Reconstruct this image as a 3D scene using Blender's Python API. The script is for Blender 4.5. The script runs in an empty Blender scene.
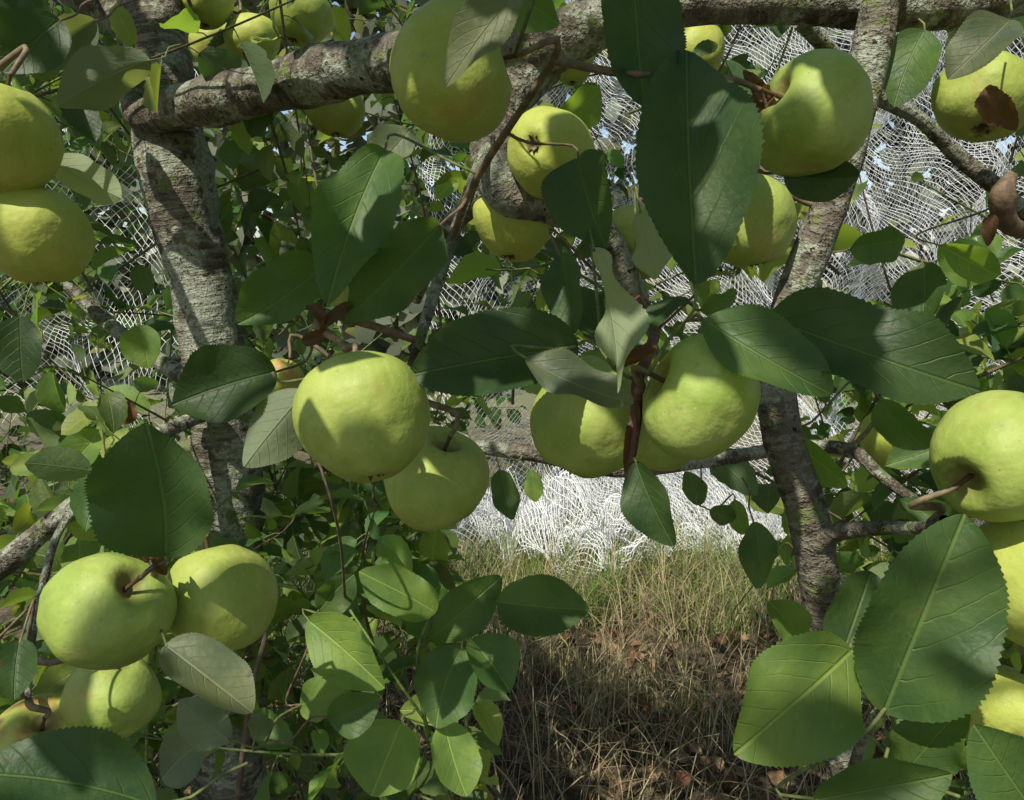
import bpy, math, random
import numpy as np
from mathutils import Vector, Matrix, noise
random.seed(11); rng=np.random.default_rng(11)
scene=bpy.context.scene
# ------------------------------------------------------------ camera
CAM=np.array([0,0,1.2]); PITCH=math.radians(10)
R=np.array([1.,0,0]); U=np.array([0,math.sin(PITCH),math.cos(PITCH)]); F=np.array([0,math.cos(PITCH),-math.sin(PITCH)])
def P(a,b,d):   # image pixel (a,b) and depth d (m) along the view axis -> world metres
    return CAM+d*(F+R*((a-512)/768.)+U*((400-b)/768.))
def proj(p):
    q=np.asarray(p)-CAM; d=q@F; dd=np.where(np.abs(d)<1e-4,1e-4,d)
    return 512+768*(q@R)/dd, 400-768*(q@U)/dd, d
cd=bpy.data.cameras.new("camera"); cam=bpy.data.objects.new("camera",cd); scene.collection.objects.link(cam)
cam.location=CAM; cam.rotation_euler=(math.pi/2-PITCH,0,0); cd.sensor_width=36; cd.lens=27; cd.clip_start=0.02; cd.clip_end=500
scene.camera=cam
# ------------------------------------------------------------ light
SUN=Vector((-0.30,-0.50,0.82)).normalized(); SUNn=np.array(SUN)
w=bpy.data.worlds.new("World"); scene.world=w; w.use_nodes=True
nt=w.node_tree; bg=nt.nodes["Background"]; sk=nt.nodes.new("ShaderNodeTexSky"); sk.sky_type='NISHITA'; sk.sun_disc=False
sk.sun_elevation=math.asin(SUN.z); sk.sun_rotation=math.atan2(SUN.x,SUN.y)%(2*math.pi)
nt.links.new(sk.outputs[0],bg.inputs[0]); bg.inputs[1].default_value=0.15
sd=bpy.data.lights.new("sun","SUN"); so=bpy.data.objects.new("sun",sd); scene.collection.objects.link(so)
sd.energy=5; sd.angle=math.radians(0.5); sd.color=(1,0.95,0.82); so.rotation_euler=SUN.to_track_quat('Z','Y').to_euler(); so.location=(-3,-6,8)
scene.view_settings.view_transform='Standard'; scene.view_settings.look='None'; scene.view_settings.exposure=0
# sun flecks: gaps cut in crown and shoots so the sun reaches these spots
LIT=[(12,128,.45,.016),(35,215,.49,.016),(497,100,.39,.02),(440,110,.39,.012),(540,180,.6,.02),(528,240,.65,.03),(990,428,.37,.02),(985,535,.38,.03),(640,580,2.7,.42),(600,620,2.45,.26),(560,560,2.9,.38),(690,560,2.9,.40),(580,740,1.8,.09),(700,660,2.2,.2),(620,780,1.65,.05),
(395,590,.68,.05),(345,650,.67,.05),(455,690,.68,.05),(400,760,.67,.05),(770,680,.38,.035),(800,640,.38,.02),(930,390,.36,.02),(250,38,1.0,.06),(175,190,.93,.03),(195,270,.95,.03),(240,85,.83,.03),(330,70,.78,.03),(530,30,.64,.02),(690,10,.62,.02),
(85,590,.44,.02),(190,570,.45,.02),(100,690,.54,.02),(75,195,.55,.02),(300,650,1.2,.16),(930,600,.38,.014),(900,670,.38,.012),(960,250,1.5,.2),(960,170,2.9,.5),(800,120,3.0,.4),(880,440,.8,.05),(90,400,1.5,.12),(30,500,1.5,.12),(600,300,.4,.016),(600,500,3.2,.5),(720,500,3.2,.5),(690,455,.38,.016),(720,350,.36,.01),(100,50,1.2,.1),(760,240,.6,.02),(900,350,1.3,.15),(880,600,1.2,.15),(460,330,1.4,.12),(960,440,1.2,.12),(60,340,2.3,.3),(240,700,1.1,.1),(170,470,1.4,.15),(430,250,1.3,.1),
(820,80,.40,.014),(390,440,.37,.014),(330,390,.37,.01),(460,500,.5,.012),(720,200,.40,.007),(680,110,.42,.005),(850,370,.37,.008),(500,350,.42,.006),(130,520,.45,.008),(370,200,.48,.01),(790,500,.58,.02),(830,200,.57,.02),(860,60,.57,.02),(160,110,.93,.03),(570,440,.41,.014)]
def litmask(C,rmin=0,pad=.03):
    C=np.atleast_2d(C); m=np.zeros(len(C),bool)
    for (a,b,dd,r) in LIT:
        if r<rmin: continue
        rel=C-P(a,b,dd); tl=rel@SUNn; perp=np.linalg.norm(rel-tl[:,None]*SUNn,axis=1); m|=(perp<r+pad)&(tl>r*1.1)
    return m
# ------------------------------------------------------------ node helpers
class M:
    def __init__(s,name):
        s.m=bpy.data.materials.new(name); s.m.use_nodes=True; s.t=s.m.node_tree; s.n=s.t.nodes
        s.b=s.n["Principled BSDF"]; s.out=s.n["Material Output"]
    def new(s,t,**k):
        x=s.n.new(t)
        for a,v in k.items(): setattr(x,a,v)
        return x
    def set(s,sock,v):
        if isinstance(v,bpy.types.NodeSocket): s.t.links.new(v,sock)
        elif v is not None:
            if isinstance(v,tuple) and len(v)==3 and sock.type=='RGBA': v=(*v,1)
            sock.default_value=v
    def math(s,op,a,b=0,c=None,clamp=False):
        x=s.new("ShaderNodeMath",operation=op,use_clamp=clamp); s.set(x.inputs[0],a); s.set(x.inputs[1],b)
        if c is not None: s.set(x.inputs[2],c)
        return x.outputs[0]
    def mix(s,f,a,b,blend='MIX'):
        x=s.new("ShaderNodeMix",data_type='RGBA',blend_type=blend); s.set(x.inputs[0],f); s.set(x.inputs[6],a); s.set(x.inputs[7],b); return x.outputs[2]
    def ramp(s,v,lo,hi,a=0.,b=1.):
        x=s.new("ShaderNodeMapRange",interpolation_type='SMOOTHSTEP'); s.set(x.inputs[0],v); x.inputs[1].default_value=lo; x.inputs[2].default_value=hi; x.inputs[3].default_value=a; x.inputs[4].default_value=b; return x.outputs[0]
    def noise(s,vec,sc,det=4,rough=.55):
        x=s.new("ShaderNodeTexNoise"); s.set(x.inputs['Vector'],vec); x.inputs['Scale'].default_value=sc; x.inputs['Detail'].default_value=det; x.inputs['Roughness'].default_value=rough; return x.outputs[0]
    def bump(s,h,st,dist):
        x=s.new("ShaderNodeBump"); x.inputs['Strength'].default_value=st; x.inputs['Distance'].default_value=dist; s.set(x.inputs['Height'],h); return x.outputs[0]
    def scalevec(s,v,sc):
        x=s.new("ShaderNodeMapping"); s.set(x.inputs[0],v); x.inputs['Scale'].default_value=sc; return x.outputs[0]
    def diffuse(s,c,transl=0,tc=None):
        s.n.remove(s.b); d=s.new("ShaderNodeBsdfDiffuse"); s.set(d.inputs[0],c)
        if not transl: s.t.links.new(d.outputs[0],s.out.inputs[0]); return
        tr=s.new("ShaderNodeBsdfTranslucent"); s.set(tr.inputs[0],tc or c); mx=s.new("ShaderNodeMixShader"); mx.inputs[0].default_value=transl
        s.t.links.new(d.outputs[0],mx.inputs[1]); s.t.links.new(tr.outputs[0],mx.inputs[2]); s.t.links.new(mx.outputs[0],s.out.inputs[0])

def leaf_material(name,fine=True):
    k=M(name); at=k.new("ShaderNodeAttribute",attribute_name="tint").outputs[0]
    if not fine:
        k.diffuse(at,.28,k.mix(1.0,at,(4.0,3.7,1.4),'MULTIPLY')); return k.m
    geo=k.new("ShaderNodeNewGeometry")
    uv=k.new("ShaderNodeTexCoord"); sep=k.new("ShaderNodeSeparateXYZ"); k.set(sep.inputs[0],uv.outputs['UV'])
    obj=uv.outputs['Object']; n1=k.noise(obj,35,3); n2=k.noise(obj,330,2)
    x=k.math('ABSOLUTE',k.math('SUBTRACT',sep.outputs[0],0.5)); v=sep.outputs[1]
    mid=k.ramp(x,0.006,0.026,1,0)
    vv=k.math('ADD',v,k.math('MULTIPLY',k.math('SUBTRACT',n1,.5),.10))
    side_off=k.math('MULTIPLY',k.ramp(sep.outputs[0],.49,.51),.42)
    ph=k.math('FRACT',k.math('ADD',k.math('MULTIPLY',k.math('SUBTRACT',vv,k.math('MULTIPLY',k.math('POWER',x,1.25),1.0)),6.5),side_off))
    tri=k.math('ABSOLUTE',k.math('SUBTRACT',ph,0.5))
    side=k.math('MULTIPLY',k.ramp(tri,0.0,0.06,1,0),k.ramp(x,.05,.42,1,.3))
    vein=k.math('MAXIMUM',mid,k.math('MULTIPLY',side,0.6))
    base=k.mix(k.ramp(n1,.3,.75),k.mix(1.0,at,(.75,.83,.9),'MULTIPLY'),k.mix(1.0,at,(1.6,1.35,1.1),'MULTIPLY'))
    base=k.mix(k.math('MULTIPLY',vein,0.65),base,k.mix(1.0,at,(2.8,2.2,2.1),'MULTIPLY'))
    sp=k.ramp(k.noise(obj,85,3),.67,.72); base=k.mix(k.math('MULTIPLY',sp,0.6),base,(0.11,0.065,0.025))
    under=k.mix(0.5,k.mix(1.0,at,(1.9,1.7,1.9),'MULTIPLY'),(0.18,0.22,0.13)); under=k.mix(k.math('MULTIPLY',vein,0.4),under,(0.28,0.33,0.2))
    k.set(k.b.inputs['Roughness'],k.math('ADD',0.42,k.math('ADD',k.math('MULTIPLY',n1,.2),k.math('MULTIPLY',geo.outputs['Backfacing'],.25))))
    h=k.math('ADD',k.math('MULTIPLY',vein,-.9),k.math('ADD',k.math('MULTIPLY',n2,.45),k.math('MULTIPLY',n1,1.9)))
    k.set(k.b.inputs['Normal'],k.bump(h,.6,.0015))
    k.set(k.b.inputs['Base Color'],k.mix(geo.outputs['Backfacing'],base,under))
    k.b.inputs['Specular IOR Level'].default_value=.42
    tr=k.new("ShaderNodeBsdfTranslucent"); k.set(tr.inputs[0],k.mix(1.0,at,(4.4,4.0,1.4),'MULTIPLY'))
    mx=k.new("ShaderNodeMixShader"); mx.inputs[0].default_value=.30
    k.t.links.new(k.b.outputs[0],mx.inputs[1]); k.t.links.new(tr.outputs[0],mx.inputs[2]); k.t.links.new(mx.outputs[0],k.out.inputs[0])
    return k.m
LEAF=leaf_material("apple_leaf_surface"); LEAFB=leaf_material("foliage_surface",False)

def bark_material():
    k=M("lichen_bark"); tc=k.new("ShaderNodeTexCoord"); ob=tc.outputs['Object']; uv=tc.outputs['UV']
    n1=k.noise(ob,26,5,.7); n2=k.noise(ob,17,4,.65); n3=k.noise(ob,150,3,.7)
    rings=k.noise(k.scalevec(uv,(3.5,95,1)),1.0,4,.7)
    col=k.mix(k.ramp(n1,.38,.62),(0.08,0.065,0.048),(0.19,0.165,0.13))
    col=k.mix(k.math('MULTIPLY',k.ramp(rings,.50,.60),.75),col,(0.30,0.28,0.22))
    col=k.mix(k.ramp(n2,.50,.56),col,k.mix(k.ramp(n3,.4,.6),(0.23,0.25,0.18),(0.42,0.43,0.35)))
    col=k.mix(k.ramp(k.noise(ob,42,3,.7),.58,.62),col,(0.17,0.20,0.08))
    col=k.mix(k.ramp(n3,.58,.68),col,(0.04,0.032,0.025))
    k.set(k.b.inputs['Base Color'],col); k.b.inputs['Roughness'].default_value=.9; k.b.inputs['Specular IOR Level'].default_value=.2
    h=k.math('ADD',k.math('MULTIPLY',rings,.9),k.math('ADD',k.math('MULTIPLY',n3,.6),n1))
    k.set(k.b.inputs['Normal'],k.bump(h,1,.009)); return k.m
BARK=bark_material()
def twig_material():
    k=M("twig_bark"); tc=k.new("ShaderNodeTexCoord"); ob=tc.outputs['Object']
    at=k.new("ShaderNodeAttribute",attribute_name="tint").outputs[0]
    n=k.noise(ob,130,3); col=k.mix(k.ramp(n,.4,.65),at,k.mix(1.0,at,(1.9,1.8,1.7),'MULTIPLY'))
    k.set(k.b.inputs['Base Color'],col); k.b.inputs['Roughness'].default_value=.7
    k.set(k.b.inputs['Normal'],k.bump(n,.8,.0015)); return k.m
TWIG=twig_material()
def apple_material(name,c1,c2,blush=None):
    k=M(name); tc=k.new("ShaderNodeTexCoord"); ob=tc.outputs['Object']; inf=k.new("ShaderNodeObjectInfo")
    add=k.new("ShaderNodeVectorMath",operation='ADD'); k.set(add.inputs[0],ob)
    cmb=k.new("ShaderNodeCombineXYZ"); k.set(cmb.inputs[0],k.math('MULTIPLY',inf.outputs['Random'],37)); k.set(cmb.inputs[1],k.math('MULTIPLY',inf.outputs['Random'],11)); k.set(add.inputs[1],cmb.outputs[0]); v=add.outputs[0]
    sep=k.new("ShaderNodeSeparateXYZ"); k.set(sep.inputs[0],ob)
    n=k.noise(v,1.3,4); col=k.mix(k.ramp(n,.35,.65),c1,c2)
    col=k.mix(k.math('MULTIPLY',inf.outputs['Random'],.35),col,(.46,.46,.09))
    streak=k.noise(k.scalevec(v,(6,6,1.0)),1.5,3); col=k.mix(k.math('MULTIPLY',k.ramp(streak,.45,.7),.3),col,k.mix(1.0,col,(1.3,1.15,1.5),'MULTIPLY'))
    if blush: col=k.mix(k.math('MULTIPLY',k.ramp(k.noise(k.scalevec(v,(2.5,2.5,.8)),1.0,4),.45,.63),.7),col,blush)
    else: col=k.mix(k.math('MULTIPLY',k.ramp(k.noise(k.scalevec(v,(1.5,1.5,.9)),.8,4),.56,.7),.35),col,(.42,.27,.09))
    vo=k.new("ShaderNodeTexVoronoi"); k.set(vo.inputs['Vector'],v); vo.inputs['Scale'].default_value=8.5
    dots=k.ramp(vo.outputs['Distance'],.05,.14,1,0)
    col=k.mix(k.math('MULTIPLY',dots,.6),col,(0.58,0.60,0.36))
    vo2=k.new("ShaderNodeTexVoronoi"); k.set(vo2.inputs['Vector'],v); vo2.inputs['Scale'].default_value=5.1
    col=k.mix(k.math('MULTIPLY',k.ramp(vo2.outputs['Distance'],.03,.07,1,0),.7),col,(0.15,0.10,0.04))
    rad=k.math('SQRT',k.math('ADD',k.math('MULTIPLY',sep.outputs[0],sep.outputs[0]),k.math('MULTIPLY',sep.outputs[1],sep.outputs[1])))
    radn=k.math('ADD',rad,k.math('MULTIPLY',k.math('SUBTRACT',k.noise(v,7,4),.5),.5))
    rus=k.math('MULTIPLY',k.ramp(radn,.12,.46,1,0),k.ramp(sep.outputs[2],0,.1))
    col=k.mix(k.math('MULTIPLY',rus,.8),col,(0.18,0.135,0.05))
    cal=k.math('MULTIPLY',k.ramp(radn,.05,.22,1,0),k.ramp(sep.outputs[2],-.1,0,1,0)); col=k.mix(cal,col,(0.08,0.05,0.02))
    sc=k.ramp(k.noise(v,4,6,.75),.60,.68); col=k.mix(k.math('MULTIPLY',sc,.45),col,(0.25,0.21,0.09))
    k.set(k.b.inputs['Base Color'],col); k.set(k.b.inputs['Roughness'],k.math('ADD',.42,k.math('MULTIPLY',k.noise(v,3,4),.25)))
    k.b.inputs['Specular IOR Level'].default_value=.36
    k.set(k.b.inputs['Normal'],k.bump(k.math('ADD',k.noise(v,2.5,3),k.math('MULTIPLY',k.noise(v,50,2),.06)),.4,.004)); return k.m
AG=apple_material("apple_skin_green",(0.26,0.365,0.065),(0.36,0.45,0.11))
AY=apple_material("apple_skin_yellow",(0.36,0.44,0.07),(0.46,0.51,0.11))
AR=apple_material("apple_skin_blush",(0.34,0.41,0.07),(0.45,0.46,0.10),(0.45,0.18,0.08))
def simple(name,col,attr=False,transl=0):
    k=M(name)
    if attr: c=k.new("ShaderNodeAttribute",attribute_name="tint").outputs[0]
    else:
        tc=k.new("ShaderNodeTexCoord"); n=k.noise(tc.outputs['Object'],60,1); c=k.mix(n,tuple(x*.85 for x in col),tuple(min(.9,x*1.15) for x in col))
    k.diffuse(c,transl); return k.m
STEM=simple("apple_stem_brown",(0.12,0.08,0.04)); NET=simple("white_nylon_mesh",(0.80,0.81,0.82))
GRASS=simple("grass_blade",None,True,.3); LITTER=simple("dry_leaf",None,True,.15)

# ------------------------------------------------------------ mesh builders
class B:
    def __init__(s): s.V=[];s.Q=[];s.UV=[];s.C=[];s.n=0
    def add(s,V,Q,uv,C):
        V=np.asarray(V,float).reshape(-1,3); Q=np.asarray(Q,int).reshape(-1,4)
        s.V.append(V); s.Q.append(Q+s.n); s.UV.append(np.asarray(uv,float).reshape(-1,2)); C=np.asarray(C,float)
        s.C.append(np.broadcast_to(C,(len(V),3)) if C.ndim==1 else C); s.n+=len(V)
    def obj(s,name,mat,parent=None,smooth=True):
        V=np.concatenate(s.V);Q=np.concatenate(s.Q);UV=np.concatenate(s.UV);C=np.concatenate(s.C)
        me=bpy.data.meshes.new(name); me.vertices.add(len(V)); me.vertices.foreach_set("co",V.astype(np.float32).ravel())
        me.loops.add(Q.size); me.loops.foreach_set("vertex_index",Q.astype(np.int32).ravel())
        me.polygons.add(len(Q)); me.polygons.foreach_set("loop_start",(np.arange(len(Q))*4).astype(np.int32))
        me.update(calc_edges=True)
        ul=me.uv_layers.new(name="UVMap"); ul.data.foreach_set("uv",UV[Q.ravel()].astype(np.float32).ravel())
        a=me.attributes.new("tint",'FLOAT_COLOR','POINT'); a.data.foreach_set("color",np.c_[C,np.ones(len(C))].astype(np.float32).ravel())
        me.polygons.foreach_set("use_smooth",np.full(len(Q),smooth)); me.validate()
        me.materials.append(mat); o=bpy.data.objects.new(name,me); scene.collection.objects.link(o)
        if parent: o.parent=parent
        return o
def nrm(a): return a/np.maximum(np.linalg.norm(a,axis=-1,keepdims=True),1e-9)
def leaf_batch(b,base,axis,nor,L,W,tint,nx=4,ny=8,fold=.25,curl=.2,wave=.06,serr=0.):
    N=len(base); axis=nrm(np.asarray(axis)); nor=np.asarray(nor); Z=nrm(nor-(nor*axis).sum(1,keepdims=True)*axis); X=np.cross(axis,Z)
    t=np.linspace(0,1,ny+1); s=np.linspace(-1,1,nx+1)
    wt=(t+.003)**.62*(1-t)**.62*(1-.35*np.clip((t-.72)/.28,0,1)**1.2*(1-t*.3)); wt/=wt.max(); wt=np.maximum(wt,.0)
    tt,ss=np.meshgrid(t,s,indexing='ij'); ww=np.repeat(wt[:,None],nx+1,1)
    if serr>0:
        tooth=((np.arange(ny+1)%2)*2-1)*serr*rng.uniform(.4,1.4,ny+1); ww=ww*(1+tooth[:,None]*(np.abs(ss)>.99))
    L=np.broadcast_to(L,(N,)).reshape(N,1,1); W=np.broadcast_to(W,(N,)).reshape(N,1,1)
    f=(np.broadcast_to(fold,(N,))).reshape(N,1,1); c=(np.broadcast_to(curl,(N,))).reshape(N,1,1); wv=(np.broadcast_to(wave,(N,))).reshape(N,1,1)
    ph=rng.uniform(0,6.28,(N,1,1)); ph2=rng.uniform(0,6.28,(N,1,1)); asym=1+.10*np.sin(ph2)*np.sign(ss); k=rng.uniform(5,12,(N,1,1)); lat=rng.normal(0,.06,(N,1,1))
    x=ss*ww*W/2*asym+lat*L*tt*(tt-.5)*2
    th=c*tt*1.6
    y=L*np.where(np.abs(c)>1e-3,np.sin(th)/np.where(np.abs(c)>1e-3,c*1.6,1),tt)
    z=-L*np.where(np.abs(c)>1e-3,(1-np.cos(th))/np.where(np.abs(c)>1e-3,c*1.6,1),0)
    z=z+f*np.abs(ss)**1.25*ww*W/2*1.0+wv*L*np.sin(k*tt+ph+np.sign(ss)*1.3)*ss**2*ww
    V=base[:,None,None,:]+x[...,None]*X[:,None,None,:]+y[...,None]*axis[:,None,None,:]+z[...,None]*Z[:,None,None,:]
    nv=(nx+1)*(ny+1); i,j=np.meshgrid(np.arange(ny),np.arange(nx),indexing='ij'); a=(i*(nx+1)+j).ravel()
    q=np.stack([a,a+1,a+nx+2,a+nx+1],1); Q=(q[None]+np.arange(N)[:,None,None]*nv)
    uv=np.stack([ss*ww*.5+.5,tt],-1).reshape(1,nv,2).repeat(N,0)
    C=np.repeat(np.asarray(tint).reshape(N,1,3),nv,1).reshape(-1,3)
    b.add(V,Q,uv,C)
def spline(pts,rad,step):
    pts=np.asarray(pts,float); rad=np.asarray(rad,float); p=np.vstack([2*pts[0]-pts[1],pts,2*pts[-1]-pts[-2]]); r=np.r_[rad[0],rad,rad[-1]]
    out=[];ro=[]
    for i in range(1,len(p)-2):
        n=max(2,int(np.linalg.norm(p[i+1]-p[i])/step))
        for t in np.arange(n)/n:
            out.append(.5*((2*p[i])+(-p[i-1]+p[i+1])*t+(2*p[i-1]-5*p[i]+4*p[i+1]-p[i+2])*t*t+(-p[i-1]+3*p[i]-3*p[i+1]+p[i+2])*t**3)); ro.append(r[i]*(1-t)+r[i+1]*t)
    out.append(pts[-1]); ro.append(rad[-1]); return np.array(out),np.array(ro)
def tube(b,pts,rad,col=(0.1,.08,.05),sides=8,step=.01,rough=0.,knots=0.):
    c,r=spline(pts,rad,step); n=len(c); T=nrm(np.gradient(c,axis=0)); ref=np.array([.3,.2,.9]) if abs(T[0]@np.array([.31,.2,.93]))<.9 else np.array([1.,0,0])
    N=nrm(np.cross(T[0],ref)); V=[];uv=[];ln=0
    ang=np.linspace(0,2*math.pi,sides+1)
    for i in range(n):
        N=nrm(N-T[i]*(N@T[i])); Bn=np.cross(T[i],N)
        if i: ln+=np.linalg.norm(c[i]-c[i-1])
        for k,a in enumerate(ang):
            d=math.cos(a)*N+math.sin(a)*Bn; rr=r[i]
            if rough:
                q=Vector(c[i]+d*r[i]); rr*=1+rough*(noise.noise(q*14)*.9+noise.noise(q*45)*.4+knots*max(0,noise.noise(Vector((ln*9,0.0,r[0]*99)))-.15)*2)
            V.append(c[i]+d*rr); uv.append((k/sides,ln))
    S=sides+1; i,j=np.meshgrid(np.arange(n-1),np.arange(sides),indexing='ij'); a=(i*S+j).ravel()
    b.add(V,np.stack([a,a+1,a+S+1,a+S],1),uv,np.array(col)); return c
# ------------------------------------------------------------ tree structure
tree=bpy.data.objects.new("apple_tree",None); scene.collection.objects.link(tree)
skel=[]
def limb(name,pts,sides=20,step=.012,rough=.16,knots=.6,mat=BARK,reg=True,col=(.1,.08,.06)):
    pp=[P(a,b,d) for a,b,d,wd in pts]; rr=[wd/768*d/2 for a,b,d,wd in pts]
    b=B(); c=tube(b,pp,rr,col,sides,step,rough,knots); b.obj(name,mat,tree)
    if reg: skel.extend(list(c[::2]))
    return c
limb("trunk",[(128,-90,1.0,56),(148,0,.98,60),(160,80,.96,66),(172,150,.96,70),(190,230,.98,66),(207,310,1.0,60),(222,400,1.02,58),(232,520,1.05,60),(228,700,1.1,66),(225,1100,1.25,80)],28,.01,.2)
limb("main_limb",[(150,60,.96,40),(140,112,.93,38),(180,106,.9,44),(250,92,.86,50),(320,76,.82,52),(400,62,.76,58),(470,66,.72,62),(540,48,.68,58),(620,14,.66,48),(700,2,.65,42),(800,2,.63,42),(900,8,.62,40),(1000,0,.62,38),(1120,-30,.62,36)],28,.009,.2)
limb("crotch_limb",[(172,10,.97,44),(150,60,.96,50),(168,100,.96,55)],20,.01)
limb("upper_left_limb",[(165,60,.97,30),(120,20,1.0,34),(60,-20,1.05,30),(0,-80,1.1,26)],16)
limb("right_limb",[(905,-60,.6,36),(882,0,.6,36),(858,110,.6,35),(838,180,.6,37),(812,250,.6,36),(786,315,.6,33),(776,380,.6,36),(784,440,.6,40),(806,510,.6,38),(818,570,.61,38),(826,640,.62,34),(838,720,.62,30),(846,860,.62,28)],20,.007,.14,1)
limb("middle_limb",[(540,60,.69,52),(505,100,.68,48),(492,145,.66,46),(508,190,.64,44),(548,205,.66,40),(600,230,.7,30),(640,300,.74,20)],20,.008)
limb("middle_bough",[(500,180,.65,34),(470,205,.68,26),(440,240,.72,18),(415,300,.76,14)],14,.008)
limb("hanging_stem",[(490,138,.64,13),(470,190,.6,12),(452,240,.57,12),(432,300,.55,12),(418,345,.53,10),(405,385,.55,7)],10,.006,.12,1)
limb("back_branch",[(430,430,.85,14),(480,446,.82,15),(540,455,.8,16),(620,470,.8,15),(700,462,.8,14),(790,448,.8,15),(850,450,.78,13),(880,475,.76,12),(915,500,.74,10),(960,520,.7,8)],12,.008,.14,1)
limb("right_fork",[(812,548,.6,22),(835,533,.58,18),(880,528,.54,15),(930,528,.48,14),(945,520,.43,11)],12,.006,.14,1)
limb("upper_right_branch",[(800,20,.66,18),(870,90,.7,16),(920,120,.72,15),(960,158,.74,15),(1000,190,.74,16),(1050,235,.76,14)],12,.006,.14,1)
limb("lower_left_branch",[(-60,600,.82,24),(0,566,.8,24),(50,525,.8,22),(95,490,.82,20),(150,440,.9,16),(215,410,.99,14)],12,.008,.14,1)
limb("left_branch",[(30,250,1.25,12),(62,280,1.22,13),(110,325,1.2,15),(170,368,1.15,17),(215,395,1.06,18)],10,.01)
limb("left_spur",[(60,-20,1.05,20),(-30,-60,.8,18),(-110,20,.58,16),(-90,110,.5,14),(-70,200,.52,12)],10,.01,.14,1)
limb("right_edge_limb",[(1120,-30,.62,30),(1180,150,.6,28),(1190,380,.56,26),(1190,560,.52,22),(1160,760,.5,18)],10,.01,.14,1)
limb("left_twig",[(95,490,.82,10),(60,530,.76,8),(42,590,.7,7),(30,650,.6,7),(28,700,.55,6)],8,.008)
limb("fruit_spur",[(150,440,.9,9),(150,500,.7,8),(152,550,.52,8),(160,590,.49,7),(158,640,.5,5)],8,.006,.2,1)
limb("centre_spur",[(640,300,.72,12),(655,320,.55,11),(650,350,.46,10),(638,380,.43,12),(636,420,.42,13),(631,462,.42,8)],10,.004,.2,1,TWIG,True,(.10,.04,.028))
limb("lower_stem",[(300,420,.6,4),(325,480,.58,3),(340,540,.62,3),(345,600,.75,3)],6,.008,.1,0,TWIG,True,(.1,.07,.045))
limb("lower_shoot",[(275,600,.85,4),(262,650,.8,5),(250,700,.78,5),(235,820,.8,6)],6,.008,.1,0,TWIG,True,(.10,.07,.05))
limb("spur_a",[(415,340,.53,8),(370,325,.5,8),(335,315,.48,11),(318,325,.47,13),(345,345,.45,7)],10,.004,.3,1,TWIG,True,(.16,.11,.07))
limb("corner_stem",[(846,800,.62,12),(862,740,.5,10),(885,705,.42,7),(900,690,.39,5)],8,.005,.15,1)
limb("right_spur",[(1050,235,.76,14),(1010,225,.72,18),(1003,195,.70,22),(1012,175,.70,10)],10,.004,.35,1,TWIG,True,(.12,.08,.05))
limb("bottom_shoot",[(480,900,.75,6),(450,800,.72,5),(425,720,.7,4),(418,650,.7,4),(440,600,.72,3)],6,.008,.1,0,TWIG,True,(.08,.12,.03))
limb("bottom_shoot_b",[(425,720,.7,4),(390,670,.68,3),(350,610,.7,3)],6,.008,.1,0,TWIG,True,(.08,.12,.03))
limb("bottom_shoot_c",[(430,740,.7,4),(480,680,.7,3),(520,610,.72,3)],6,.008,.1,0,TWIG,True,(.08,.12,.03))
TW=B()
def connect(p,dirn,r0,r1,col,maxd=9,target=None):
    S=np.array(skel); rel=S-p; dist=np.linalg.norm(rel,axis=1); deep=rel@F
    cost=dist+1.2*np.maximum(0,-deep)          # prefer wood on the far side
    k=np.argmin(cost); q=S[k]
    if target is not None: q=target; dist[k]=0
    if dist[k]>maxd: q=p+nrm(nrm(dirn)+F*.8+np.array([0,0,.3]))*.05; r1=r0
    L=np.linalg.norm(q-p); m1=p+nrm(dirn)*min(L*.3,.025)+F*min(L*.2,.012); m2=q*.65+p*.35+rng.normal(0,.04,3)*L
    c=tube(TW,[p,m1,m2,q],[r0,(r0+r1)/2,r1,r1*1.1],col,7,.006,.15,.5)
    if dist[k]<=maxd: skel.extend(list(c[::3]))
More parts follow.
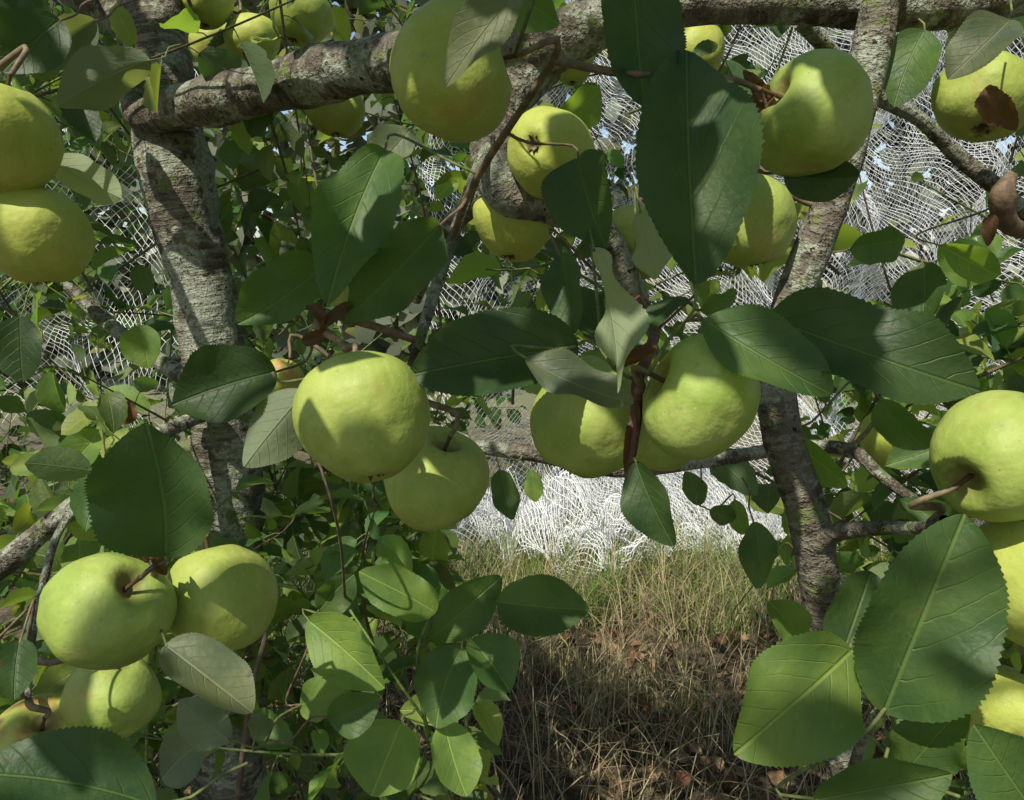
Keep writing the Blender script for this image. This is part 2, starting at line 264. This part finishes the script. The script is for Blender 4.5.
# ------------------------------------------------------------ apples
def apple_mesh(seed,mat):
    rs=random.Random(seed); nt_,npf=56,40; V=[];Fc=[];off=Vector((seed*3.1,seed*1.7,0)); lean=rs.uniform(-.12,.12)
    for i in range(npf+1):
        ph=math.pi*(i/npf)
        for j in range(nt_):
            th=2*math.pi*j/nt_; rho=math.sin(ph)**.95 if 0<i<npf else 0.0001
            rho*=1+.06*math.cos(ph)+.022*math.cos(5*th+seed)*(1-.6*math.cos(ph)); z=.97*math.cos(ph)
            z-=.34*math.exp(-(rho/.26)**2) if ph<math.pi/2 else 0
            z+=(.17*math.exp(-(rho/.20)**2)) if ph>math.pi/2 else 0
            if ph>math.pi*.6: z+=.03*math.cos(5*th+seed)*math.sin(ph)
            v=Vector((rho*math.cos(th),rho*math.sin(th),z)); v*=1+.11*noise.noise(v*.9+off)+.02*noise.noise(v*2.6+off); v.x+=lean*z
            V.append(v)
    for i in range(npf):
        for j in range(nt_):
            a=i*nt_+j;b2=i*nt_+(j+1)%nt_; Fc.append((a,a+nt_,b2+nt_,b2))
    nsk=len(Fc)
    def tb(pts,rad,s=8):
        base=len(V)
        for p,r in zip(pts,rad):
            for k in range(s): V.append(Vector(p)+Vector((math.cos(k*2*math.pi/s)*r,math.sin(k*2*math.pi/s)*r,0)))
        for i in range(len(pts)-1):
            for k in range(s): Fc.append((base+i*s+k,base+i*s+(k+1)%s,base+(i+1)*s+(k+1)%s,base+(i+1)*s+k))
    tb([(0,0,.55),(0.01,0,.75),(.03,.01,.9),(.05,.02,1.05),(.06,.02,1.1)],[.05,.04,.035,.04,.05])
    for k in range(7):
        a=k*math.pi/3.5+rs.random()*.5; base=len(V); r=.08; L=rs.uniform(.14,.24); zz=-.80
        ca,sa=math.cos(a),math.sin(a)
        for (q,wd,dz) in [(0,.045,0),(.5,.04,-.08),(1,.006,-.12-rs.random()*.06)]:
            c=Vector((ca*(r+L*q*.5),sa*(r+L*q*.5),zz+dz)); t=Vector((-sa,ca,0))*wd; V.append(c-t);V.append(c+t)
        Fc.append((base,base+1,base+3,base+2));Fc.append((base+2,base+3,base+5,base+4))
    me=bpy.data.meshes.new("apple"); me.from_pydata(V,[],Fc); me.materials.append(mat); me.materials.append(STEM)
    for i,p in enumerate(me.polygons): p.use_smooth=True; p.material_index=0 if i<nsk else 1
    return me
cache={}
def apple(a,b,rp,axis,kind='G',d=None,ax=1.0,tgt=None):
    seed=random.randint(0,7); key=(kind,seed)
    if key not in cache: cache[key]=apple_mesh(seed+1,{'G':AG,'Y':AY,'R':AR}[kind])
    d=d or 768*.037/rp; o=bpy.data.objects.new("apple",cache[key]); scene.collection.objects.link(o)
    A=Vector(R*axis[0]+U*axis[1]-F*axis[2]).normalized(); r=rp/768*d*.97
    Mx=Matrix.Translation(Vector(P(a,b,d)))@A.to_track_quat('Z','Y').to_matrix().to_4x4()@Matrix.Rotation(random.uniform(0,6),4,'Z')@Matrix.Diagonal((r,r*random.uniform(.95,1.02),r*ax*random.uniform(.93,1.03),1))
    o.matrix_world=Mx; tip=Mx@Vector((.06,.02,1.08)); connect(np.array(tip),np.array(A),.0015,.0026,(.13,.10,.06),9,P(*tgt) if tgt else None)
APP=[(2,137,57,(.2,.9,.2),'Y'),(36,236,54,(-.1,.95,.1),'Y'),(452,76,67,(.93,.3,.1),'G'),(550,152,46,(.45,.1,-.9),'Y'),(512,222,42,(.1,1,-.1),'Y'),
(811,116,63,(-.9,.35,.35),'G'),(748,222,48,(-.2,1,0),'G',None,1.1),(986,98,48,(.3,.9,-.3),'G'),(364,418,67,(-.2,.95,-.25),'G'),(435,480,53,(.3,.85,.45),'G'),
(592,418,60,(.4,.9,0),'G',None,1.15),(701,396,70,(-.9,.35,.1),'G',None,.85),(104,612,60,(.65,.6,.35),'G'),(220,598,54,(-.3,.95,-.1),'G',None,1.15),(112,697,48,(.2,1,.1),'G'),
(40,748,50,(.3,.75,.4),'R'),(1000,456,68,(-.75,-.35,.3),'G',None,1,(925,528,.49)),(1042,578,82,(.2,.8,-.3),'Y',.43,1,(1190,560,.52)),(1005,710,48,(.5,1,0),'Y',.45,1,(1160,760,.5)),(638,242,40,(.1,1,.1),'G',.75),
(205,2,28,(0,1,0),'Y'),(252,40,27,(-.3,1,.2),'Y'),(214,44,24,(.2,1,0),'Y'),(694,52,33,(.2,.9,.1),'Y'),(300,12,34,(.3,1,0),'G',1.1),(335,108,30,(0,1,0),'G'),
(892,440,32,(.2,1,0),'Y',.85),(284,378,21,(.3,1,.2),'R',.8),(572,62,24,(0,1,0),'Y',.95),(664,436,38,(.1,1,0),'G',.6),(350,300,18,(0,1,0),'Y',1.2)]
for t in APP: apple(*t)
# ------------------------------------------------------------ leaves near the lens
DK=(.034,.070,.021);MD=(.06,.115,.032);LT=(.12,.20,.045);GY=(.10,.13,.075);PL=(.18,.23,.12)
HL=[ # base(a,b,d) tip(a,b,d) width roll side tint curl
(696,284,.40,678,50,.44,102,12,1,DK,.15),(632,-40,.45,640,106,.44,80,-10,1,DK,.1),(578,158,.47,604,246,.44,70,18,1,DK,.15),
(385,150,.50,322,300,.46,70,10,1,MD,.2),(440,225,.50,345,318,.47,62,-15,1,MD,.2),(325,262,.50,246,332,.48,56,10,1,MD,.1),(330,185,.52,395,262,.5,60,10,1,MD,.2),  # lighter tint on these leaves stands in for haze
(578,346,.43,410,376,.42,84,14,1,DK,.15),(526,358,.40,624,416,.39,46,-25,1,GY,.2),(594,248,.43,614,396,.38,46,40,-1,PL,.25),
(704,320,.385,824,402,.36,70,-20,1,MD,.2),(768,318,.40,964,404,.36,92,-18,1,DK,.35),(636,462,.41,674,544,.40,46,20,1,DK,.3),
(166,556,.46,160,424,.44,106,-8,1,DK,.1),(276,372,.50,172,402,.48,72,15,1,DK,.15),(165,645,.46,246,716,.45,62,-20,1,GY,.25),
(155,806,.38,-30,760,.36,80,10,1,DK,.15),(884,712,.38,960,514,.37,116,10,1,MD,.15),(852,650,.39,735,752,.37,100,-12,1,LT,.2),
(815,800,.37,950,772,.35,60,15,1,MD,.15),(900,780,.39,965,705,.37,56,-10,1,MD,.2),(1040,820,.36,972,728,.35,80,10,1,MD,.15),(840,660,.43,868,570,.45,70,20,1,DK,.15),
(20,316,.9,22,382,.9,44,10,1,DK,.1),(140,325,1.0,150,368,1.0,36,10,1,LT,.1),(48,160,.55,120,202,.55,40,20,-1,PL,.15),(150,60,.75,58,104,.72,52,-15,-1,GY,.25),
(528,-20,.36,448,86,.36,48,25,1,GY,.2),(784,172,.46,856,182,.46,44,20,1,DK,.2),(924,264,.8,926,338,.78,46,15,1,MD,.1),
(436,612,.7,360,572,.68,46,10,1,LT,.2),(308,620,.68,388,680,.66,56,20,1,LT,.2),(498,602,.72,588,614,.7,56,-10,1,MD,.2),(462,648,.7,428,724,.67,60,10,1,MD,.15),
(470,640,.7,512,690,.68,50,-20,1,MD,.1),(402,722,.68,372,796,.66,72,8,1,LT,.15),(444,722,.68,462,798,.66,46,-10,1,LT,.1),(300,705,.68,345,690,.66,40,-10,1,LT,.1),(430,640,.72,500,575,.74,46,15,1,MD,.1),
(320,610,.74,350,572,.74,34,10,1,MD,.1),(500,470,.75,512,520,.74,26,10,1,MD,.1),(532,470,.8,536,502,.8,18,10,1,LT,.1),(754,522,.7,766,588,.68,34,15,1,MD,.1),
(305,392,.47,240,462,.46,58,15,-1,GY,.2),(330,360,.47,350,430,.45,26,30,-1,GY,.4),(1010,20,.5,955,80,.5,54,20,1,GY,.25),(925,30,.6,890,105,.6,50,10,1,MD,.2),
(60,20,.6,2,70,.58,56,10,1,DK,.2),(95,20,.8,30,60,.8,40,-10,1,GY,.2),(20,-30,.7,20,60,.7,50,10,1,DK,.2),(560,255,.5,580,330,.48,42,20,1,DK,.2),
(20,640,.5,12,700,.48,44,10,1,DK,.1),(100,430,.9,70,470,.9,34,10,1,LT,.1),(205,740,.7,160,775,.7,46,10,1,GY,.2),(230,740,.6,180,700,.6,40,10,-1,GY,.2),
(980,545,.5,900,500,.52,30,10,1,MD,.2),(850,250,.7,905,235,.7,36,20,1,MD,.2),(940,245,.75,1000,275,.75,40,20,1,LT,.2),(880,400,.6,925,450,.6,40,20,1,MD,.2),
(665,30,.5,610,-20,.5,50,10,1,DK,.2),(480,-30,.5,560,20,.5,50,10,1,MD,.2),(742,130,.5,728,60,.55,36,30,1,DK,.2),
(710,510,.78,735,520,.78,20,10,1,MD,.1),(735,500,.78,742,535,.78,20,10,1,LT,.1),(700,505,.8,690,470,.8,22,10,1,MD,.1),
(930,800,.45,900,740,.45,44,10,1,MD,.2),(800,640,.5,770,600,.5,36,15,1,LT,.2),(600,330,.6,560,290,.6,40,20,1,DK,.3),(690,300,.5,640,330,.5,30,40,1,DK,.3),(700,310,.5,735,290,.5,26,30,1,MD,.3),
(790,440,.62,850,480,.6,34,20,1,LT,.3),(560,120,.8,600,90,.8,40,20,1,LT,.3),(410,130,.7,380,170,.7,40,20,1,GY,.3),(850,620,.5,900,640,.5,50,20,1,MD,.3),(330,720,.6,380,700,.6,40,10,1,MD,.3),(640,210,.6,650,280,.58,36,20,-1,PL,.3)]
HB=B()
for (a,b,d,a2,b2,d2,wd,roll,side,tint,curl) in HL:
    p0,p1=P(a,b,d),P(a2,b2,d2); ax=nrm(p1-p0); L=np.linalg.norm(p1-p0); vw=nrm(CAM-(p0+p1)/2); n0=vw-ax*(vw@ax)
    n0=np.array(Matrix.Rotation(math.radians(roll*1.3),3,Vector(ax))@Vector(n0))*side
    W=wd/768*(d+d2)/2*1.08; curl*=1.25
    ax2=np.array(Matrix.Rotation(curl*.75,3,Vector(np.cross(ax,nrm(n0))))@Vector(ax))
    tv=np.array(tint)*rng.uniform(.85,1.2)
    leaf_batch(HB,p0[None],ax2[None],n0[None],L*(1+.3*curl**2),W,tv[None],10,72,rng.uniform(.2,.65),curl,rng.uniform(.045,.10),.024)
    connect(p0+ax*.002,-ax+np.array([0,0,.2]),.0008,.0010,(.10,.12,.04) if random.random()<.7 else (.12,.08,.05),.09)
for (a,b,d,a2,b2,d2,wd) in [(985,88,.55,1006,125,.54,28),(636,400,.42,628,470,.41,14),(655,345,.42,625,362,.41,14),(325,325,.46,310,300,.46,14),(320,330,.46,352,300,.46,12),(150,560,.47,135,540,.46,16),(165,575,.47,150,545,.46,12),(130,400,.9,125,425,.9,18),(330,330,.46,300,345,.46,14),(748,395,.39,752,420,.385,8),(770,90,.45,750,110,.44,18),(765,95,.45,748,80,.44,14),(995,215,.7,985,240,.7,14)]:
    p0,p1=P(a,b,d),P(a2,b2,d2); ax=nrm(p1-p0); n0=nrm(CAM-p0)
    leaf_batch(HB,p0[None],ax[None],n0[None],np.linalg.norm(p1-p0)*1.2,wd/768*d,np.array([[.08,.045,.025]]),6,20,.9,.6,.16,.05)
HB.obj("leaves",LEAF,tree)
# ------------------------------------------------------------ leafy shoots
def inbox(u,v,x0,x1,y0,y1): return x0<u<x1 and y0<v<y1
def ok(p):
    u,v,d=proj(p); u=float(u);v=float(v);d=float(d)
    if d<.05: return True
    fr=inbox(u,v,-60,1084,-60,860)
    if fr and d<.72: return False
    if inbox(u,v,492,760,478,830) and d<3.1: return False
    if inbox(u,v,480,800,400,480) and d<3.1 and random.random()<.75: return False
    if inbox(u,v,760,1030,40,310) and d<4.9 and random.random()<.6: return False
    if inbox(u,v,590,650,80,190) and d<2.9 and random.random()<.6: return False
    if inbox(u,v,0,140,290,400) and 1.0<d<2.3 and random.random()<.5: return False
    if inbox(u,v,120,240,100,350) and d<1.02: return False
    if inbox(u,v,740,800,590,830) and random.random()<.5 and d<3: return False
    if d>.9 and random.random()<.6 and litmask(np.asarray(p),.25,0.)[0]: return False
    return True
def shoots(n,ur,vr,dr,tb,lb,up=.3,leafL=.062,res=(4,8),tints=(DK,MD,LT),ln=(.15,.38)):
    bs=[];ax=[];no=[];LL=[];tt=[]
    for _ in range(n):
        p=P(rng.uniform(*ur),rng.uniform(*vr),rng.uniform(*dr)); p[2]=max(p[2],.05)
        dr_=nrm(rng.normal(0,1,3)+np.array([0,-.2,up])); L=rng.uniform(*ln); k=int(L/.022); bend=rng.normal(0,.35,3)
        pts=[p+dr_*L*t+bend*L*.5*t*t for t in np.linspace(0,1,5)]
        vis=[ok(q) for q in pts]
        if sum(vis)<4: continue
        tube(tb,pts,[.0024,.002,.0016,.0012,.0007],(.09,.07,.04) if random.random()<.6 else (.1,.13,.04),5,.03)
        sz=rng.uniform(.7,1.15); phi=rng.uniform(0,6)
        for i in range(k):
            t=(i+1)/k; q=p+dr_*L*t+bend*L*.5*t*t; phi+=2.4; tan=nrm(dr_+bend*t)
            s1=nrm(np.cross(tan,[.1,.2,1])); s2=np.cross(tan,s1); sd_=math.cos(phi)*s1+math.sin(phi)*s2
            a=nrm(sd_+tan*.5+np.array([0,0,-.25])+rng.normal(0,.25,3)); pe=q+a*.016
            if not ok(pe+a*.03): continue
            bs.append(pe);ax.append(a);no.append(nrm(np.array([SUNn[0]*.5,SUNn[1]*.5,.8])+rng.normal(0,.5,3)));LL.append(leafL*sz*rng.uniform(.7,1.2)*(1 if t<.85 else .6)); c=np.array(random.choice(tints))*rng.uniform(.75,1.4)*np.array([rng.uniform(.85,1.3),1,1]); tt.append(c)
            tube(tb,[q,q+(pe-q)*.5+[0,0,.002],pe+a*.003],[.0008,.0007,.0007],(.09,.12,.04),4,.02)
    bs=np.array(bs);N=len(bs);LL=np.array(LL)
    leaf_batch(lb,bs,np.array(ax),np.array(no),LL,LL*rng.uniform(.5,.72,N),np.array(tt),res[0],res[1],rng.uniform(.05,.9,N),rng.uniform(-.1,.8,N),rng.uniform(.01,.09,N),.05 if res[1]>8 else 0)
    return N
MB=B();MT=B()
shoots(140,(-120,300),(-60,860),(1.05,2.2),MT,MB,res=(4,10))
shoots(90,(0,760),(-90,110),(.85,2.0),MT,MB,res=(4,10))
shoots(20,(760,1100),(-90,60),(.85,2.0),MT,MB,res=(4,10))
shoots(85,(240,520),(90,560),(.95,2.0),MT,MB,res=(4,10))
shoots(115,(0,470),(540,860),(.8,1.7),MT,MB,.8,res=(4,12),tints=(MD,MD,LT,LT))
shoots(120,(840,1120),(300,860),(.8,2.0),MT,MB,.3,res=(4,12),tints=(DK,MD,LT,LT))
shoots(44,(780,1100),(150,330),(.85,1.9),MT,MB,res=(4,10),tints=(MD,LT))
shoots(70,(470,780),(60,400),(.9,2.2),MT,MB,res=(4,10))
shoots(16,(480,860),(400,540),(.9,1.9),MT,MB,res=(4,10))
MB.obj("foliage",LEAF,tree); MT.obj("shoots",TWIG,tree)
TW.obj("petioles",TWIG,tree)
FB=B();FT=B()
print("far",shoots(340,(-250,480),(-60,640),(2.45,4.2),FT,FB,.5,.075,(2,5),(DK,MD,MD)),shoots(130,(800,1350),(-60,660),(3.3,4.6),FT,FB,.5,.075,(2,5),(DK,MD,LT)),shoots(50,(430,760),(-60,380),(2.3,3.0),FT,FB,.5,.075,(2,5),(DK,MD)))
o=FB.obj("shrub",LEAFB); FT.obj("stems",TWIG,o)
HG=B(); n=20000
q=np.c_[rng.uniform(-8,9,n),rng.uniform(7,8.5,n),rng.uniform(0,1,n)]
q[:,2]=q[:,2]*(4.9+np.array([noise.noise(Vector((x*.6,0,0)))*.8 for x in q[:,0]]))
leaf_batch(HG,q,nrm(rng.normal(0,1,(n,3))+[0,-.3,-.3]),nrm(rng.normal(0,.6,(n,3))+[0,-.6,.8]),rng.uniform(.16,.30,n),rng.uniform(.12,.2,n),np.array([.12,.135,.10])*rng.uniform(.6,1.6,(n,1)),2,3,.2,.2,.03)
HG.obj("hedge",LEAFB)
# ------------------------------------------------------------ overhead crown (outside the picture, shades it)
n=26000
C=np.c_[rng.uniform(-2.2,2.0,n),rng.uniform(-1.8,3.4,n),rng.uniform(1.45,2.5,n)]
u,v,d=proj(C); infr=(d>0)&(u>-160)&(u<1184)&(v>-110)&(v<900)
near=np.linalg.norm(C-CAM,axis=1)<.22
cl=np.array([noise.noise(Vector(c)*3.6) for c in C])
keep=~infr&~near&(cl>-.07)&~litmask(C,0,.022)
C=C[keep]; n=len(C); print("crown leaves",n)
CB=B(); LL=rng.uniform(.055,.09,n)
leaf_batch(CB,C,nrm(rng.normal(0,1,(n,3))+[0,0,-.3]),nrm(rng.normal(0,.45,(n,3))+[0,0,1]),LL,LL*.62,np.array([.06,.13,.035])*rng.uniform(.7,1.5,(n,1)),2,4,.25,.25,.03)
SH=[(690,170,.42,.06),(690,130,.43,.05),(452,60,.37,.05),(811,100,.41,.05),(364,400,.38,.05),(200,470,.44,.05),(870,340,.37,.04),(592,400,.43,.04),(640,60,.45,.05),(350,240,.48,.06),(430,460,.5,.04),(20,150,.45,.05),(40,230,.48,.05),(490,350,.42,.03),(690,360,.38,.04),(1000,470,.36,.03),(940,600,.37,.035),(220,590,.46,.035),(110,620,.43,.03),(160,480,.45,.05)]  # leaf clusters added out of view toward the sun, to shade these spots
bs=[]
for (a,b,dd,r) in SH:
    for _ in range(int(24*(r/.05)**2)):
        p=P(a,b,dd)+rng.normal(0,r*.55,3); q=p+SUNn*rng.uniform(.30,.62); uu,vv,dv=proj(q)
        if dv>0 and -60<uu<1084 and vv>-60: continue
        if np.linalg.norm(q-CAM)<.16: continue
        bs.append(q)
bs=np.array(bs); bs=bs[~litmask(bs,0,.016)]; m=len(bs); print("shade spray",m); LL=rng.uniform(.045,.065,m)
leaf_batch(CB,bs,nrm(rng.normal(0,1,(m,3))+[0,0,-.3]),nrm(rng.normal(0,.4,(m,3))+SUNn),LL,LL*.62,np.array([.06,.13,.035])*rng.uniform(.7,1.5,(m,1)),2,5,.25,.25,.03)
CB.obj("crown_and_shade_leaves",LEAFB,tree)
CT=B()
for _ in range(60):
    p=np.array([rng.uniform(-2.2,2),rng.uniform(-1.8,3.4),rng.uniform(1.8,2.4)]); q=p+np.array([rng.uniform(-.6,.6),rng.uniform(-.6,.6),rng.uniform(-.1,.3)]); m=(p+q)/2+rng.normal(0,.06,3)
    if any((lambda r:(-100<r[0]<1124 and -60<r[1]<860 and r[2]>0))(proj(x)) for x in (p,q,m)): continue
    tube(CT,[p,m,q],[.009,.006,.003],(.1,.08,.06),6,.05)
CT.obj("crown_twigs",TWIG,tree)
# ------------------------------------------------------------ netting
def net(name,fn,na,nb,r=.0012):
    ii,jj=np.meshgrid(np.arange(na+1),np.arange(nb+1),indexing='ij')
    a=(ii+.5*(jj%2)); G=fn(a/na,jj/nb)+rng.normal(0,.0016,(na+1,nb+1,3))
    E=[]
    for s in (0,1):
        i,j=np.meshgrid(np.arange(na),np.arange(nb),indexing='ij'); i=i.ravel(); j=j.ravel(); odd=j%2
        i2=(i+odd-1) if s else i+odd
        okk=(i2>=0)&(i2<=na); E.append(np.stack([G[i[okk],j[okk]],G[i2[okk],j[okk]+1]],1))
    E=np.concatenate(E); p0,p1=E[:,0],E[:,1]; T=nrm(p1-p0); N1=nrm(np.cross(T,np.array([.2,.9,.1]))); N2=np.cross(T,N1)
    vs=[]
    for p in (p0,p1):
        for k in range(3):
            an=k*2*math.pi/3; vs.append(p+r*(math.cos(an)*N1+math.sin(an)*N2))
    V=np.stack(vs,1); q=np.array([[0,1,4,3],[1,2,5,4],[2,0,3,5]]); Q=q[None]+np.arange(len(E))[:,None,None]*6
    b=B(); b.add(V,Q,np.zeros((len(E)*6,2)),np.array([.8,.8,.8])); return b.obj(name,NET,None,False)
def wr(x,y,s,amp):
    f=np.vectorize(lambda p,q:noise.noise(Vector((p*s,q*s,s)))); return f(x,y)*amp
def fA(a,b):
    x=-.35+3.2*a; z=2.7*(1-b); y=3.15+.12*np.sin(x*5)+wr(x,z*.4,3,.3); x=x+wr(z,x,2.5,.14)+wr(x,z,9,.03); z=z+wr(x,z,6,.06)
    return np.stack([x,y-.25*(b**3),z+.01],-1)
net("netting",fA,160,210,.0009)
def fA2(a,b):
    x=.2+2.7*a; z=2.7*(1-b); y=3.0+.1*np.sin(x*4+1)+wr(x,z*.5,4,.3); x=x+wr(z,x,3,.25)+.1*b+wr(x,z,8,.04); z=z+wr(x+2,z,5,.09)
    return np.stack([x,y,z+.03],-1)
net("netting",fA2,130,190,.0009)
def fB(a,b):
    x=-.5+1.7*a; y=3.5-.75*b-.15*np.sin(x*6); z=.05+np.abs(wr(x,y,5,.3))+np.abs(wr(x,y,14,.06)); return np.stack([x+wr(y,x,6,.08),y,z],-1)
net("netting",fB,100,70,.0016)
def fB2(a,b):
    x=-.4+1.7*a; y=3.6-.8*b-.1*np.sin(x*7); z=.10+np.abs(wr(x+3,y,6,.34))+np.abs(wr(x,y,17,.06)); return np.stack([x+wr(y,x,6,.08),y,z],-1)
net("netting",fB2,100,70,.0016)
def fC(a,b):
    x=-2.4+1.5*a; z=1.75-1.1*b; y=2.35+wr(x,z,4,.2); return np.stack([x+wr(z,x,6,.06),y,z+wr(x,z,6,.06)],-1)
net("netting",fC,75,75,.0008)
# ------------------------------------------------------------ ground
def ground_mat():
    k=M("soil_and_dry_grass"); tc=k.new("ShaderNodeTexCoord"); ob=tc.outputs['Object']
    n=k.noise(ob,7,8,.7); n2=k.noise(ob,60,5,.7); n3=k.noise(ob,.5,4)
    col=k.mix(k.ramp(n,.4,.62),(.07,.05,.03),(.17,.13,.075)); col=k.mix(k.ramp(n2,.5,.7),col,(.27,.21,.11))
    sep=k.new("ShaderNodeSeparateXYZ"); k.set(sep.inputs[0],ob)
    col=k.mix(k.ramp(sep.outputs[1],4,7),col,k.mix(n3,(.12,.16,.06),(.32,.28,.17)))
    k.set(k.b.inputs['Base Color'],col); k.b.inputs['Roughness'].default_value=.95; k.set(k.b.inputs['Normal'],k.bump(k.math('ADD',n,n2),1,.02)); return k.m
gx=np.r_[-150,-60,-20,-8,np.linspace(-4,4,80),8,20,60,150]; gy=np.r_[-150,-60,-20,-6,np.linspace(-2,6,80),9,20,60,250]
gb=B(); XX,YY=np.meshgrid(gx,gy,indexing='ij'); ZZ=np.vectorize(lambda x,y:noise.noise(Vector((x*1.6,y*1.6,0)))*.035 if abs(x)<5 and -3<y<7 else 0.)(XX,YY)
ny_=len(gy); i,j=np.meshgrid(np.arange(len(gx)-1),np.arange(ny_-1),indexing='ij'); a=(i*ny_+j).ravel()
gb.add(np.stack([XX,YY,ZZ],-1),np.stack([a,a+ny_,a+ny_+1,a+1],1),np.stack([XX,YY],-1).reshape(-1,2),np.array([.1,.1,.1])); gb.obj("ground",ground_mat())
def blades(name,pos,L,lean,col,wd,seg=5):
    N=len(pos); ang=rng.uniform(0,6.28,N); t=np.linspace(0,1,seg+1)
    dx,dy=np.cos(ang),np.sin(ang); px,py=-dy,dx; ln=np.asarray(lean).reshape(N,1); th=ln*t[None]*1.3
    h=L[:,None]*np.sin(th)/(ln*1.3); o=L[:,None]*(1-np.cos(th))/(ln*1.3)
    wdt=(wd[:,None]*(1-t[None]**1.5)+.0002)/2
    tw=rng.uniform(-1.2,1.2,(N,1))*t[None]
    qx=px[:,None]*np.cos(tw)+dx[:,None]*np.sin(tw); qy=py[:,None]*np.cos(tw)+dy[:,None]*np.sin(tw)
    V=np.zeros((N,seg+1,2,3))
    for s,sg in ((0,-1),(1,1)):
        V[:,:,s,0]=pos[:,0,None]+dx[:,None]*o+sg*wdt*qx; V[:,:,s,1]=pos[:,1,None]+dy[:,None]*o+sg*wdt*qy; V[:,:,s,2]=pos[:,2,None]+np.maximum(h,0.004)
    a=np.arange(seg)*2; q=np.stack([a,a+1,a+3,a+2],1); Q=q[None]+np.arange(N)[:,None,None]*(seg+1)*2
    b=B(); b.add(V,Q,np.zeros((N*(seg+1)*2,2)),np.repeat(col,(seg+1)*2,0)); return b.obj(name,GRASS)
n=42000
cx=rng.uniform(-1.3,1.6,900); cy=rng.uniform(1.8,3.9,900); k=rng.integers(0,900,n)
pos=np.c_[cx[k]+rng.normal(0,.05,n),cy[k]+rng.normal(0,.05,n),np.zeros(n)]
mask=(np.array([noise.noise(Vector((p[0]*2.5,p[1]*2.5,3))) for p in pos])+ (pos[:,1]-2.2)*.5)>-.1; pos=pos[mask]; n=len(pos)
g=rng.random((n,1)); straw=(rng.random((n,1))<.28+.5*(pos[:,1:2]<2.2))
col=np.where(straw,np.array([.52,.44,.25])*(.5+.75*g),np.array([.21,.31,.08])*(.5+.9*g))
blades("grass",pos,rng.uniform(.08,.28,n),rng.uniform(.2,1.6,n),col,rng.uniform(.002,.0045,n))
n=4200; pos=np.c_[rng.uniform(-1.2,1.4,n),rng.uniform(1.1,2.7,n),rng.uniform(0,.03,n)]
blades("dead_grass",pos,rng.uniform(.15,.42,n),rng.uniform(.9,2.0,n),np.array([.46,.37,.22])*rng.uniform(.3,1.3,(n,1)),rng.uniform(.0015,.004,n),7)
LBt=B(); n=4500; q=np.c_[rng.uniform(-1.6,1.9,n),rng.uniform(.9,4.0,n),rng.uniform(.01,.05,n)]
cc=np.array([[.15,.085,.05],[.25,.16,.09],[.10,.065,.04],[.32,.22,.13],[.2,.09,.055]])[rng.integers(0,5,n)]*rng.uniform(.6,1.3,(n,1)); LL=rng.uniform(.03,.065,n)
leaf_batch(LBt,q,nrm(rng.normal(0,1,(n,3))*[1,1,.25]),nrm(rng.normal(0,.5,(n,3))+[0,0,1]),LL,LL*.6,cc,4,6,.5,rng.uniform(-.8,.8,n),.09)
LBt.obj("leaf_litter",LITTER)
